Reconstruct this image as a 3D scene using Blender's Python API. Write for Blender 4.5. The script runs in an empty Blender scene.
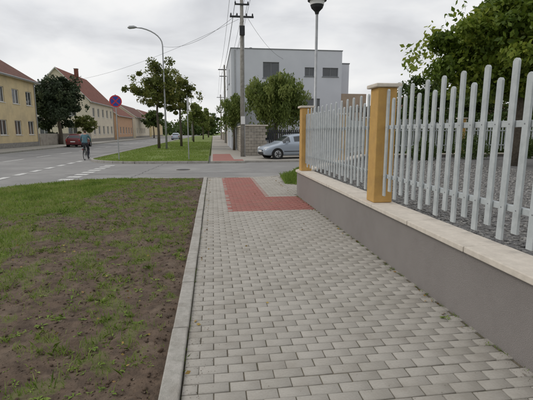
import bpy, math, random
import numpy as np
from mathutils import Vector, noise, Matrix
random.seed(7); rng=np.random.default_rng(7)
S=bpy.context.scene; COL=S.collection

# ------------------------------------------------------------------ materials
def mat(name,c1,c2=None,rough=.85,scale=8,bump=0,bscale=60,detail=6,tint=None,metal=0,transl=0,spec=.3,dirt=None,dirt_scale=1.2,dirt_lo=.45,dirt_hi=.7,tmix=.7):
    m=bpy.data.materials.new(name); m.use_nodes=True; N=m.node_tree.nodes; L=m.node_tree.links
    b=N['Principled BSDF']; b.inputs['Roughness'].default_value=rough; b.inputs['Metallic'].default_value=metal
    b.inputs['Specular IOR Level'].default_value=spec
    tc=N.new('ShaderNodeTexCoord'); col=None
    if c2 is None: c2=tuple(v*.8 for v in c1)
    nz=N.new('ShaderNodeTexNoise'); nz.inputs['Scale'].default_value=scale; nz.inputs['Detail'].default_value=detail; nz.inputs['Roughness'].default_value=.65
    L.new(tc.outputs['Object'],nz.inputs['Vector'])
    r=N.new('ShaderNodeValToRGB'); r.color_ramp.elements[0].position=.35; r.color_ramp.elements[1].position=.65
    r.color_ramp.elements[0].color=(*c2,1); r.color_ramp.elements[1].color=(*c1,1)
    L.new(nz.outputs['Fac'],r.inputs['Fac']); col=r.outputs['Color']
    if tint:
        a=N.new('ShaderNodeAttribute'); a.attribute_name='tint'
        r2=N.new('ShaderNodeValToRGB'); els=r2.color_ramp.elements
        while len(els)<len(tint): els.new(.5)
        for i,c in enumerate(tint):
            els[i].position=i/(len(tint)-1); els[i].color=(*c,1)
        L.new(a.outputs['Fac'],r2.inputs['Fac'])
        mx=N.new('ShaderNodeMix'); mx.data_type='RGBA'; mx.blend_type='MIX'; mx.inputs['Factor'].default_value=tmix
        L.new(col,mx.inputs['A']); L.new(r2.outputs['Color'],mx.inputs['B']); col=mx.outputs['Result']
    if dirt:
        n3=N.new('ShaderNodeTexNoise'); n3.inputs['Scale'].default_value=dirt_scale; n3.inputs['Detail'].default_value=8; n3.inputs['Roughness'].default_value=.7
        L.new(tc.outputs['Object'],n3.inputs['Vector'])
        mr=N.new('ShaderNodeMapRange'); mr.inputs['From Min'].default_value=dirt_lo; mr.inputs['From Max'].default_value=dirt_hi
        L.new(n3.outputs['Fac'],mr.inputs['Value'])
        mx=N.new('ShaderNodeMix'); mx.data_type='RGBA'; L.new(mr.outputs['Result'],mx.inputs['Factor'])
        L.new(col,mx.inputs['A']); mx.inputs['B'].default_value=(*dirt,1); col=mx.outputs['Result']
    L.new(col,b.inputs['Base Color'])
    if bump:
        n2=N.new('ShaderNodeTexNoise'); n2.inputs['Scale'].default_value=bscale; n2.inputs['Detail'].default_value=5
        L.new(tc.outputs['Object'],n2.inputs['Vector'])
        bp=N.new('ShaderNodeBump'); bp.inputs['Strength'].default_value=bump; bp.inputs['Distance'].default_value=.01
        L.new(n2.outputs['Fac'],bp.inputs['Height']); L.new(bp.outputs['Normal'],b.inputs['Normal'])
    if transl:
        t=N.new('ShaderNodeBsdfTranslucent'); L.new(col,t.inputs['Color'])
        ms=N.new('ShaderNodeMixShader'); ms.inputs[0].default_value=transl
        L.new(b.outputs[0],ms.inputs[1]); L.new(t.outputs[0],ms.inputs[2]); L.new(ms.outputs[0],N['Material Output'].inputs[0])
    return m

M={}
M['asphalt']=mat('asphalt',(.255,.25,.245),(.20,.197,.193),.9,40,.5,160,dirt=(.31,.305,.295),dirt_scale=.35)
M['paint']=mat('road_paint',(.66,.66,.64),(.42,.42,.41),.8,14)
M['seam']=mat('bitumen_seam',(.12,.12,.12),(.09,.09,.09),.8,8)
M['paver']=mat('paver_grey',(.45,.425,.385),(.34,.322,.29),.9,70,.6,280,tint=[(.34,.322,.29),(.39,.37,.33),(.415,.392,.352),(.44,.415,.375)],dirt=(.28,.258,.22),dirt_scale=2.2,dirt_lo=.46,dirt_hi=.80,tmix=.55)
M['paver_red']=mat('paver_red',(.37,.155,.13),(.27,.11,.095),.9,70,.6,280,tint=[(.29,.115,.10),(.34,.14,.12),(.37,.165,.14)],dirt=(.26,.17,.14),dirt_scale=2.2,dirt_lo=.46,dirt_hi=.8)
M['joint']=mat('joint_sand',(.19,.165,.125),(.10,.09,.068),.95,25,.5,100,dirt=(.08,.09,.045),dirt_scale=2.0,dirt_lo=.5,dirt_hi=.75)
M['kerb']=mat('kerb_concrete',(.42,.40,.37),(.31,.30,.27),.9,18,.6,150,dirt=(.21,.19,.16),dirt_scale=3,dirt_lo=.48,dirt_hi=.8)
M['render']=mat('wall_granular_render',(.40,.37,.35),(.17,.155,.148),.9,230,.9,260,detail=2,dirt=(.22,.20,.19),dirt_scale=1.3,dirt_lo=.45,dirt_hi=.85)
M['cap']=mat('cap_stone',(.64,.585,.51),(.55,.50,.435),.8,14,.35,200,dirt=(.42,.38,.33),dirt_scale=4,dirt_lo=.5,dirt_hi=.85)
M['ochre']=mat('ochre_plaster',(.55,.34,.115),(.49,.295,.10),.9,9,.6,160,dirt=(.36,.235,.11),dirt_scale=2.5,dirt_lo=.5,dirt_hi=.9)
M['picket']=mat('painted_grey_picket',(.48,.51,.52),(.40,.43,.44),.5,12,.1,80,dirt=(.30,.32,.32),dirt_scale=5,dirt_lo=.5,dirt_hi=.85)
M['gravel']=mat('gravel',(.24,.235,.23),(.07,.07,.07),.95,45,1,70,detail=3)
M['stone']=mat('gravel_stone',(.28,.27,.26),(.17,.165,.16),.9,20,.3,90,tint=[(.09,.09,.09),(.22,.215,.205),(.42,.41,.39)])
M['clod']=mat('soil_clod',(.10,.068,.048),(.06,.042,.03),.95,30,.5,90,tint=[(.05,.036,.027),(.11,.077,.054),(.22,.18,.14)])
M['grit']=mat('grit',(.20,.16,.12),(.12,.10,.08),.95,30,0,90,tint=[(.10,.08,.06),(.2,.17,.13),(.32,.29,.24)])
M['grass']=mat('grass_blade',(.19,.28,.05),(.13,.20,.03),.7,3,transl=.3,tint=[(.09,.155,.025),(.18,.27,.045),(.29,.37,.09),(.38,.36,.16)])
M['grassfar']=mat('grass_sheet',(.17,.23,.05),(.11,.15,.035),.95,4,.8,40,dirt=(.18,.165,.075),dirt_scale=1.0,dirt_lo=.5,dirt_hi=.8)
M['leaf_dk']=mat('leaf_dark',(.07,.11,.025),(.05,.08,.017),.6,2,transl=.25,tint=[(.035,.06,.014),(.075,.12,.025),(.14,.18,.04)])
M['leaf_mid']=mat('leaf_mid',(.17,.22,.055),(.115,.16,.035),.6,2,transl=.35,tint=[(.08,.12,.03),(.17,.22,.05),(.30,.33,.10)])
M['leaf_aut']=mat('leaf_autumnal',(.15,.17,.04),(.10,.12,.03),.6,2,transl=.35,tint=[(.07,.09,.02),(.14,.17,.035),(.28,.24,.06)])
M['leaf_yel']=mat('leaf_bright',(.17,.24,.03),(.10,.15,.02),.55,2,transl=.35,tint=[(.045,.085,.012),(.16,.225,.03),(.40,.43,.065)])
M['leaf_con']=mat('conifer_needles',(.04,.06,.03),(.028,.042,.02),.7,2,transl=.05,tint=[(.02,.032,.015),(.045,.07,.032),(.08,.10,.045)])
M['deadleaf']=mat('dead_leaf',(.28,.17,.06),(.2,.11,.04),.8,4,tint=[(.12,.07,.03),(.3,.2,.06),(.42,.33,.10)])
M['bark']=mat('bark',(.13,.11,.085),(.07,.06,.045),.95,14,1,40)
M['white']=mat('house_white_render',(.62,.64,.69),(.58,.60,.65),.9,2,.2,60,dirt=(.53,.55,.60),dirt_scale=.5)
M['whitedk']=mat('house_grey_trim',(.22,.23,.25),(.18,.19,.2),.7,4)
M['tan']=mat('tan_plaster',(.42,.33,.25),(.35,.28,.22),.9,2)
M['yellow']=mat('yellow_plaster',(.66,.54,.32),(.59,.48,.29),.9,2,.2,60,dirt=(.48,.40,.26),dirt_scale=.6)
M['cream']=mat('cream_plaster',(.68,.62,.50),(.6,.54,.44),.9,2)
M['peach']=mat('peach_plaster',(.58,.37,.24),(.5,.32,.21),.9,2)
def roofmat(name,c1,c2):
    m=mat(name,c1,c2,.85,5,dirt=tuple(v*.55 for v in c1),dirt_scale=1.5)
    N=m.node_tree.nodes;L=m.node_tree.links
    w=N.new('ShaderNodeTexWave'); w.wave_type='BANDS'; w.bands_direction='Z'; w.inputs['Scale'].default_value=2.2
    tc=N.new('ShaderNodeTexCoord'); L.new(tc.outputs['Object'],w.inputs['Vector'])
    bp=N.new('ShaderNodeBump'); bp.inputs['Distance'].default_value=.06; L.new(w.outputs['Fac'],bp.inputs['Height']); L.new(bp.outputs['Normal'],N['Principled BSDF'].inputs['Normal'])
    return m
M['roof']=roofmat('roof_tile_brown',(.22,.11,.085),(.16,.08,.065))
M['roofred']=roofmat('roof_tile_red',(.27,.11,.08),(.21,.085,.065))
M['glass']=mat('window_glass',(.045,.055,.065),(.03,.035,.04),.08,1,spec=.8)
M['frame']=mat('window_frame_white',(.7,.7,.68),(.62,.62,.6),.5,4)
M['metal']=mat('galvanised_steel',(.38,.39,.40),(.30,.31,.32),.45,8,metal=.4)
M['dark']=mat('dark_metal',(.03,.032,.035),(.02,.02,.022),.5,8)
M['pole']=mat('concrete_pole',(.32,.305,.28),(.21,.20,.18),.9,6,.4,60)
M['wood']=mat('weathered_wood',(.16,.13,.10),(.10,.08,.065),.9,7,.5,50)
M['carsil']=mat('car_paint_silver_blue',(.36,.41,.48),(.35,.40,.47),.25,2,spec=.6,metal=.3)
M['carred']=mat('car_paint_dark_red',(.13,.015,.02),(.12,.014,.018),.25,2,spec=.6)
M['tyre']=mat('tyre_rubber',(.025,.025,.025),(.018,.018,.018),.85,10)
M['rim']=mat('wheel_rim',(.42,.43,.44),(.36,.37,.38),.35,5,metal=.6)
M['lamp_w']=mat('headlamp',(.65,.68,.7),(.55,.58,.6),.15,5,spec=.8)
M['lamp_r']=mat('tail_lamp',(.35,.02,.02),(.28,.015,.015),.25,5)
M['blue']=mat('sign_blue',(.025,.06,.30),(.02,.05,.27),.45,3)
M['red']=mat('sign_red',(.50,.03,.035),(.46,.025,.03),.45,3)
M['signw']=mat('sign_white',(.7,.7,.7),(.65,.65,.65),.5,3)
M['skin']=mat('skin',(.45,.26,.19),(.4,.22,.16),.6,6)
M['teal']=mat('jacket_cloth',(.10,.18,.21),(.07,.14,.17),.9,10,.3,60)
M['trouser']=mat('trouser_cloth',(.035,.035,.05),(.025,.025,.035),.9,10,.3,60)
M['hair']=mat('hair',(.06,.04,.03),(.04,.03,.02),.8,20)
M['shoe']=mat('shoe',(.04,.04,.04),(.03,.03,.03),.7,8)
M['stonewall']=mat('pale_block_wall',(.46,.42,.36),(.34,.31,.27),.95,6,.6,30,dirt=(.24,.22,.19),dirt_scale=1.5)

# ------------------------------------------------------------------ mesh builder
class MB:
    def __init__(s): s.v=[];s.f=[];s.m=[];s.mats=[]
    def mi(s,k):
        if k not in s.mats: s.mats.append(k)
        return s.mats.index(k)
    def face(s,pts,k):
        i=len(s.v); s.v+= [tuple(p) for p in pts]; s.f.append(tuple(range(i,i+len(pts)))); s.m.append(s.mi(k))
    def box(s,a,b,k,M4=None):
        x0,y0,z0=a;x1,y1,z1=b
        P=[(x0,y0,z0),(x1,y0,z0),(x1,y1,z0),(x0,y1,z0),(x0,y0,z1),(x1,y0,z1),(x1,y1,z1),(x0,y1,z1)]
        if M4 is not None: P=[tuple(M4@Vector(p)) for p in P]
        i=len(s.v); s.v+=P; mm=s.mi(k)
        for f in [(3,2,1,0),(4,5,6,7),(0,1,5,4),(1,2,6,5),(2,3,7,6),(3,0,4,7)]:
            s.f.append(tuple(i+j for j in f)); s.m.append(mm)
    def tube(s,pts,rad,k,n=8,caps=True):
        pts=[Vector(p) for p in pts]; mm=s.mi(k); base=len(s.v)
        if not hasattr(rad,'__len__'): rad=[rad]*len(pts)
        for i,p in enumerate(pts):
            d=(pts[min(i+1,len(pts)-1)]-pts[max(i-1,0)]).normalized()
            up=Vector((0,0,1)) if abs(d.z)<.9 else Vector((1,0,0))
            u=d.cross(up).normalized(); w=d.cross(u)
            for j in range(n):
                a=2*math.pi*j/n; s.v.append(tuple(p+(u*math.cos(a)+w*math.sin(a))*rad[i]))
        for i in range(len(pts)-1):
            for j in range(n):
                a=base+i*n+j;b=base+i*n+(j+1)%n
                s.f.append((a,b,b+n,a+n)); s.m.append(mm)
        if caps:
            s.f.append(tuple(base+j for j in reversed(range(n)))); s.m.append(mm)
            e=base+(len(pts)-1)*n; s.f.append(tuple(e+j for j in range(n))); s.m.append(mm)
    def torus(s,c,R,r,axis,k,n=28,m=8):
        c=Vector(c);ax=Vector(axis).normalized(); u=ax.orthogonal().normalized(); w=ax.cross(u); base=len(s.v); mm=s.mi(k)
        for i in range(n):
            a=2*math.pi*i/n; d=u*math.cos(a)+w*math.sin(a)
            for j in range(m):
                b=2*math.pi*j/m; s.v.append(tuple(c+d*(R+r*math.cos(b))+ax*r*math.sin(b)))
        for i in range(n):
            for j in range(m):
                s.f.append((base+i*m+j,base+((i+1)%n)*m+j,base+((i+1)%n)*m+(j+1)%m,base+i*m+(j+1)%m)); s.m.append(mm)
    def prism(s,poly,z0,z1,k,kside=None):
        n=len(poly); s.face([(x,y,z1) for x,y in poly],k)
        for i in range(n):
            a=poly[i];b=poly[(i+1)%n]
            s.face([(a[0],a[1],z0),(b[0],b[1],z0),(b[0],b[1],z1),(a[0],a[1],z1)],kside or k)
    def build(s,name,parent=None,smooth=False,bevel=0,subsurf=0,loc=None,rotz=0):
        me=bpy.data.meshes.new(name); me.from_pydata(s.v,[],s.f)
        for k in s.mats: me.materials.append(M[k])
        me.polygons.foreach_set('material_index',s.m)
        if smooth: me.polygons.foreach_set('use_smooth',[True]*len(s.f))
        me.update(); o=bpy.data.objects.new(name,me); COL.objects.link(o)
        if parent: o.parent=parent
        if loc: o.location=loc
        o.rotation_euler[2]=rotz
        if bevel:
            b=o.modifiers.new('b','BEVEL'); b.width=bevel; b.segments=2; b.limit_method='ANGLE'
        if subsurf:
            b=o.modifiers.new('s','SUBSURF'); b.levels=subsurf; b.render_levels=subsurf
        return o
def empty(name,loc=(0,0,0),rotz=0):
    o=bpy.data.objects.new(name,None); COL.objects.link(o); o.location=loc; o.rotation_euler[2]=rotz; o.empty_display_size=.2; return o
def npmesh(name,V,F,matk,tint=None,parent=None,smooth=False):
    me=bpy.data.meshes.new(name); m,k=F.shape
    me.vertices.add(len(V)); me.vertices.foreach_set('co',V.astype(np.float32).ravel())
    me.loops.add(m*k); me.loops.foreach_set('vertex_index',F.astype(np.int32).ravel())
    me.polygons.add(m); me.polygons.foreach_set('loop_start',(np.arange(m)*k).astype(np.int32))
    me.update(calc_edges=True); me.validate()
    if tint is not None:
        a=me.attributes.new('tint','FLOAT','FACE'); a.data.foreach_set('value',tint.astype(np.float32))
    me.materials.append(M[matk])
    if smooth: me.polygons.foreach_set('use_smooth',[True]*m)
    o=bpy.data.objects.new(name,me); COL.objects.link(o)
    if parent: o.parent=parent
    return o
def leafmesh(name,C,size,matk,tint,parent=None,flat=.0,droop=0):
    n=len(C); d=rng.normal(size=(n,3)); d[:,2]*=(1-flat)
    if droop: d[:,2]=-abs(d[:,2])-droop
    d/=np.linalg.norm(d,axis=1)[:,None]
    q=rng.normal(size=(n,3)); w=np.cross(d,q); w/=np.linalg.norm(w,axis=1)[:,None]
    s=(size*rng.uniform(.6,1.3,n))[:,None]; wd=.2 if droop else .36
    V=np.stack([C-d*s*.6,C+w*s*wd-d*s*.05,C+d*s*.6,C-w*s*wd-d*s*.05],1).reshape(-1,3)
    return npmesh(name,V,np.arange(4*n).reshape(n,4),matk,tint,parent)
def smooth01(a,b,x):
    t=np.clip((x-a)/(b-a),0,1); return t*t*(3-2*t)

# ------------------------------------------------------------------ ground / road
RZ=-.12
g=MB(); g.face([(-700,-300,-.17),(700,-300,-.17),(700,1100,-.17),(-700,1100,-.17)],'grassfar'); g.build('ground')
r=MB(); r.face([(-16.6,-60,RZ),(-6.2,-60,RZ),(-6.2,400,RZ),(-16.6,400,RZ)],'asphalt'); r.build('main_road')
r=MB(); r.face([(-6.21,9,RZ+.003),(60,9,RZ+.003),(60,30,RZ+.003),(-6.21,30,RZ+.003)],'asphalt'); r.build('side_road')
mk=MB(); z=RZ+.009
def mark(x0,y0,x1,y1): mk.face([(x0,y0,z),(x1,y0,z),(x1,y1,z),(x0,y1,z)],'paint')
for y in np.arange(11.2,26,1.5): mark(-8.0,y,-7.72,y+.85)
for y in np.arange(-20,170,4.5): mark(-12.1,y,-11.95,y+2.6)
mark(-16.2,-30,-16.08,200)
for i,x in enumerate(np.arange(-15.6,-8.4,1.0)): mark(x,13.2,x+.5,15.6)
for y in np.arange(15.2,22,.9): mark(-5.6,y,-5.1,y+.45)
mk.build('road_marking')
w=MB()
def seam(pts):
    for (a,b) in zip(pts[:-1],pts[1:]):
        d=Vector((b[0]-a[0],b[1]-a[1],0)).normalized(); n_=Vector((-d.y,d.x,0))*.016
        w.face([(a[0]-n_.x,a[1]-n_.y,z-.003),(b[0]-n_.x,b[1]-n_.y,z-.003),(b[0]+n_.x,b[1]+n_.y,z-.003),(a[0]+n_.x,a[1]+n_.y,z-.003)],'seam')
for (a,b) in [((-6,17.2),(20,17.6)),((-3.2,14.9),(-2.7,22.3)),((-13,5),(-12.6,60)),((-8.8,30),(-8.9,90))]:
    pts=[(a[0]+(b[0]-a[0])*i/30+random.gauss(0,.035),a[1]+(b[1]-a[1])*i/30+random.gauss(0,.035)) for i in range(31)]; seam(pts)
w.build('asphalt_seams')
w=MB(); w.tube([(-1.4,18.9,RZ),(-1.4,18.9,RZ+.012)],.32,'wood',28); w.tube([(-1.4,18.9,RZ+.012),(-1.4,18.9,RZ+.018)],.27,'dark',28); w.build('manhole_cover')
p=MB(); p.prism([(-20.2,-60),(-16.75,-60),(-16.75,300),(-20.2,300)],-.16,0,'kerb'); p.build('pavement')
def kerbline(name,pts,w=.14,top=.03,h0=-.16,seg=1.0,k='kerb'):
    mb=MB(); P=[Vector((a,b,0)) for a,b in pts]
    for a,b in zip(P[:-1],P[1:]):
        L=(b-a).length; n=max(1,round(L/seg)); d=(b-a)/L; nn=Vector((-d.y,d.x,0))*w
        for i in range(n):
            j=Vector((-d.y,d.x,0))*random.uniform(-.004,.004)
            s=a+d*(L*i/n+.004)+j; e=a+d*(L*(i+1)/n-.004)+j; t=top+random.uniform(-.005,.005)
            q=[s,e,e+nn,s+nn]
            i0=len(mb.v)
            mb.v+=[(v.x,v.y,h0) for v in q]+[(v.x,v.y,t) for v in q]
            for f in [(0,1,5,4),(1,2,6,5),(2,3,7,6),(3,0,4,7),(4,5,6,7)]:
                mb.f.append(tuple(i0+j for j in f)); mb.m.append(mb.mi(k))
    return mb.build(name,bevel=.012)
kerbline('kerb',[(-.235,-4),(-.235,14.35)],w=.125,top=.03)
arc=[(-2.2+4.6*math.cos(t),9.9+4.6*math.sin(t)) for t in np.linspace(math.pi,math.pi/2,12)]
kerbline('kerb',[(-6.8,-30)]+arc+[(-.36,14.5)],w=.12,top=-.0)
corner=[(-.36,14.38),(1.9,14.4),(2.6,14.9),(3.1,15.9),(3.5,17.2),(4.3,18.3),(5.6,18.9),(9,19.1),(40,19.6)]
kerbline('kerb',corner,w=.12,top=0.0)

def inpoly(x,y,P):
    c=False;j=len(P)-1
    for i in range(len(P)):
        if (P[i][1]>y)!=(P[j][1]>y) and x<(P[j][0]-P[i][0])*(y-P[i][1])/(P[j][1]-P[i][1])+P[i][0]: c=not c
        j=i
    return c
pavpoly=[(-.23,-4),(2.1,-4),(2.1,10.1),(6.3,16.8),(30,18.0),(30,19.45),(9,19.05),(5.6,18.85),(4.3,18.25),(3.5,17.1),(3.1,15.85),(2.6,14.85),(1.9,14.36),(-.23,14.34)]
b=MB(); b.prism(pavpoly,-.16,-.009,'joint'); b.build('pavement_bed')
vergepoly=[(2.2,12.3),(2.4,14.5),(3.15,15.9),(3.55,17.1),(4.5,18.0),(5.9,18.2),(5.5,16.6),(2.9,12.0)]
def pavers(name,sel,k,poly,x0,x1,y0,y1):
    V=[];F=[];T=[]
    nrow=int((y1-y0)/.1)
    for r_ in range(nrow):
        y=y0+r_*.1
        off=.1 if r_%2 else 0
        x=x0-off; wob=random.gauss(0,.0012)
        while x<x1:
            a=max(x,x0);bx=min(x+.2,x1); x+=.2
            if bx-a<.03: continue
            cx,cy=(a+bx)/2,y+.05
            if not inpoly(cx,cy,poly) or not sel(cx,cy): continue
            g_=.0034; h=random.gauss(0,.0009)+.006*noise.noise(Vector((cx*.8,cy*.8,4))); tx=random.gauss(0,.0025);ty=random.gauss(0,.003)
            sx=random.gauss(0,.0010); sy=random.gauss(0,.0008)+wob
            X0,X1,Y0,Y1=a+g_+sx,bx-g_+sx,y+g_+sy,y+.1-g_+sy; c=.004
            i=len(V)
            for (px,py,pz) in [(X0,Y0,-.03),(X1,Y0,-.03),(X1,Y1,-.03),(X0,Y1,-.03),(X0,Y0,-.004),(X1,Y0,-.004),(X1,Y1,-.004),(X0,Y1,-.004),(X0+c,Y0+c,0),(X1-c,Y0+c,0),(X1-c,Y1-c,0),(X0+c,Y1-c,0)]:
                V.append((px,py,pz+h+(px-cx)*tx+(py-cy)*ty))
            t=random.betavariate(2.4,2.0)
            for f in [(0,1,5,4),(1,2,6,5),(2,3,7,6),(3,0,4,7),(4,5,9,8),(5,6,10,9),(6,7,11,10),(7,4,8,11),(8,9,10,11)]:
                F.append([i+j for j in f]); T.append(t)
    return npmesh(name,np.array(V),np.array(F),k,np.array(T))
def isred(x,y):
    return (8.1<y<14.3 and .3<x<1.3) or (8.1<y<9.9 and .3<x<2.1)
pavers('pavement_pavers',lambda x,y: not isred(x,y) and not inpoly(x,y,vergepoly),'paver',pavpoly,-.23,9.17,-3,19)
pavers('tactile_paving',isred,'paver_red',pavpoly,-.23+.2*2+.1,2.1,8.1,14.3)

# verge (soil + grass)
def xl(y):
    if y<9.9: return -6.8
    return -2.2-math.sqrt(max(0,4.6**2-(y-9.9)**2))
def lushf(x,y):
    n1=noise.noise(Vector((x*.9,y*.6,3.1))); n2=noise.noise(Vector((x*2.7,y*2.2,7.7))); n3=noise.noise(Vector((x*7,y*6,1.7)))
    base=(-x-2.35+.06*(y-7))/1.3
    base+= n1*1.1+n2*.8+n3*.45
    patch=(n1*.8+n2*1.4+n3*1.1)*1.3+.06 + min(0,(-x-.8))*1.4
    return max(min(base+.1,1),min(patch,.7),0)
ny,nx=430,150
V=[];Lu=[]
for j in range(ny+1):
    y=-2.5+(14.42+2.5)*(j/ny)
    a=xl(y); 
    for i in range(nx+1):
        x=a+(-.355-a)*((i/nx)**.85)
        L_=lushf(x,y)
        z=-.02+.022*noise.noise(Vector((x*3,y*3,0)))+.014*noise.noise(Vector((x*11,y*11,5)))*(1.2-L_)+.011*noise.noise(Vector((x*27,y*27,9)))*(1.3-L_)
        z-= .015*max(0,1-(-.365-x)/.15)
        z+= .03*smooth01(.7,3,-x)
        V.append((x,y,z)); Lu.append(L_)
F=[[j*(nx+1)+i,j*(nx+1)+i+1,(j+1)*(nx+1)+i+1,(j+1)*(nx+1)+i] for j in range(ny) for i in range(nx)]
m=mat('verge_soil',(.14,.10,.072),(.065,.047,.035),.95,9,1,75,detail=12,dirt=(.20,.155,.115),dirt_scale=2.8,dirt_lo=.5,dirt_hi=.82)
N=m.node_tree.nodes;L=m.node_tree.links; pb=N['Principled BSDF']; old=pb.inputs['Base Color'].links[0].from_socket
at=N.new('ShaderNodeAttribute'); at.attribute_name='lush'
nz=N.new('ShaderNodeTexNoise'); nz.inputs['Scale'].default_value=22; nz.inputs['Detail'].default_value=6
tc=N.new('ShaderNodeTexCoord'); L.new(tc.outputs['Object'],nz.inputs['Vector'])
ad=N.new('ShaderNodeMath'); ad.operation='ADD'; L.new(at.outputs['Fac'],ad.inputs[0]); L.new(nz.outputs['Fac'],ad.inputs[1])
mr=N.new('ShaderNodeMapRange'); mr.inputs['From Min'].default_value=.9; mr.inputs['From Max'].default_value=1.55; mr.inputs['To Max'].default_value=.8; L.new(ad.outputs[0],mr.inputs['Value'])
mx=N.new('ShaderNodeMix'); mx.data_type='RGBA'; L.new(mr.outputs[0],mx.inputs['Factor']); L.new(old,mx.inputs['A']); mx.inputs['B'].default_value=(.13,.17,.04,1); L.new(mx.outputs['Result'],pb.inputs['Base Color'])
M['verge']=m
V=np.array(V); o=npmesh('grass_verge',V,np.array(F),'verge',smooth=True)
a=o.data.attributes.new('lush','FLOAT','POINT'); a.data.foreach_set('value',np.array(Lu,dtype=np.float32))
def zver(x,y): return -.02+.022*noise.noise(Vector((x*3,y*3,0)))+.03*float(smooth01(.7,3,-x))
def blades(name,P,H,Wd,tint,k='grass',parent=None,lean=.45):
    n=len(P); th=rng.uniform(0,2*np.pi,n); w=np.stack([np.cos(th),np.sin(th),np.zeros(n)],1)*(Wd/2)[:,None]
    ph=rng.uniform(0,2*np.pi,n); le=rng.uniform(0.05,lean,n)
    d=np.stack([np.cos(ph)*le,np.sin(ph)*le,np.ones(n)],1); d/=np.linalg.norm(d,axis=1)[:,None]
    mid=P+d*(H*.55)[:,None]; tip=P+d*H[:,None]+np.stack([np.cos(ph),np.sin(ph),-.3*np.ones(n)],1)*(H*le*.7)[:,None]
    V=np.stack([P-w,P+w,mid+w*.8,tip,mid-w*.8],1).reshape(-1,3)
    return npmesh(name,V,np.arange(5*n).reshape(n,5),k,tint,parent)
P=[];H=[];W=[];T=[]
cnt=0
while cnt<112000:
    y=1.0+13.3*random.random()**1.35; a=xl(y); x=a+(-.4-a)*random.random()
    L_=lushf(x,y)
    if random.random()>L_**1.3+.018: 
        cnt+=.15; continue
    dist=math.hypot(x,y)
    P.append((x,y,zver(x,y)-.012)); hh=random.uniform(.025,.075)*(0.55+.6*L_)*(1.6 if random.random()<.08 else 1)
    H.append(hh); W.append(random.uniform(.003,.0055)*(1+dist*.13)); 
    T.append(min(1,max(0,.5+.65*noise.noise(Vector((x*1.5,y*1.5,2)))+random.gauss(0,.18)+(.35 if random.random()<.10 else 0)))); cnt+=1
blades('lawn_grass',np.array(P),np.array(H),np.array(W),np.array(T))
P=[];H=[];W=[];T=[]
for _ in range(2000):
    y=1.5+12.5*random.random()**1.3; x=-.42-random.random()**1.0*4.2
    if x<xl(y)+.1: continue
    if noise.noise(Vector((x*1.3,y*1.0,8)))<random.uniform(-.5,.25): continue
    n=random.randint(4,34); sp=random.uniform(.01,.07); t0=random.uniform(.25,.85)
    for i in range(n):
        px,py=x+random.gauss(0,sp),y+random.gauss(0,sp)
        if px>-.39: continue
        P.append((px,py,zver(px,py)-.01)); H.append(random.uniform(.02,.095)); W.append(random.uniform(.003,.0065)*(1+y*.06)); T.append(min(1,max(0,t0+random.gauss(0,.12))))
for _ in range(200):
    if random.random()<.55: x=2.085+random.gauss(0,.006); y=random.uniform(1.8,10)
    else: x=-.238+random.gauss(0,.005); y=random.uniform(1.5,14)
    for i in range(random.randint(3,9)):
        P.append((x+random.gauss(0,.008),y+random.gauss(0,.03),-.01)); H.append(random.uniform(.012,.04)); W.append(.004); T.append(random.uniform(.2,.6))
blades('grass_tufts',np.array(P),np.array(H),np.array(W),np.array(T),lean=.9)
V=[];F=[];T=[]
def weed(x,y,z0,R,t,nl):
    for i in range(nl):
        a=2*math.pi*i/nl+random.uniform(-.5,.5); r_=R*random.uniform(.45,1.25); cx,sy=math.cos(a),math.sin(a); wv=r_*random.uniform(.12,.22); li=random.uniform(.15,.7)
        j=random.uniform(-.01,.01); x_,y_=x+j,y+random.uniform(-.01,.01); i0=len(V)
        V.extend([(x_,y_,z0),(x_+cx*r_*.35-sy*wv*.7,y_+sy*r_*.35+cx*wv*.7,z0+r_*li*.6),(x_+cx*r_*.75-sy*wv,y_+sy*r_*.75+cx*wv,z0+r_*li*.8),(x_+cx*r_,y_+sy*r_,z0+r_*li*.55),(x_+cx*r_*.75+sy*wv,y_+sy*r_*.75-cx*wv,z0+r_*li*.8),(x_+cx*r_*.35+sy*wv*.7,y_+sy*r_*.35-cx*wv*.7,z0+r_*li*.6)])
        F.append([i0+q for q in range(6)]); T.append(min(1,max(0,t+random.uniform(-.15,.15))))
for _ in range(1300):
    y=1.7+11.5*random.random()**1.4; x=-.45-random.random()*3.8
    if x<xl(y)+.2 or noise.noise(Vector((x*1.6,y*1.2,18)))<random.uniform(-.55,.2): continue
    weed(x,y,zver(x,y)-.004,random.choice([.018,.022,.025,.03,.035,.04,.055]),random.uniform(.15,.75),random.randint(4,9))
weed(1.97,3.05,.003,.055,.5,9); weed(2.02,4.3,.003,.03,.4,7); weed(2.05,2.6,.003,.025,.5,6); weed(2.05,5.9,.003,.03,.4,6)
npmesh('weeds',np.array(V),np.array(F),'grass',np.array(T))
OCT=np.array([(1,0,0),(0,1,0),(-1,0,0),(0,-1,0),(0,0,1),(0,0,-1)],float)
CUB=np.array([(x,y,z) for x in(-1,1) for y in(-1,1) for z in(-1,1)],float)*.62
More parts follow.
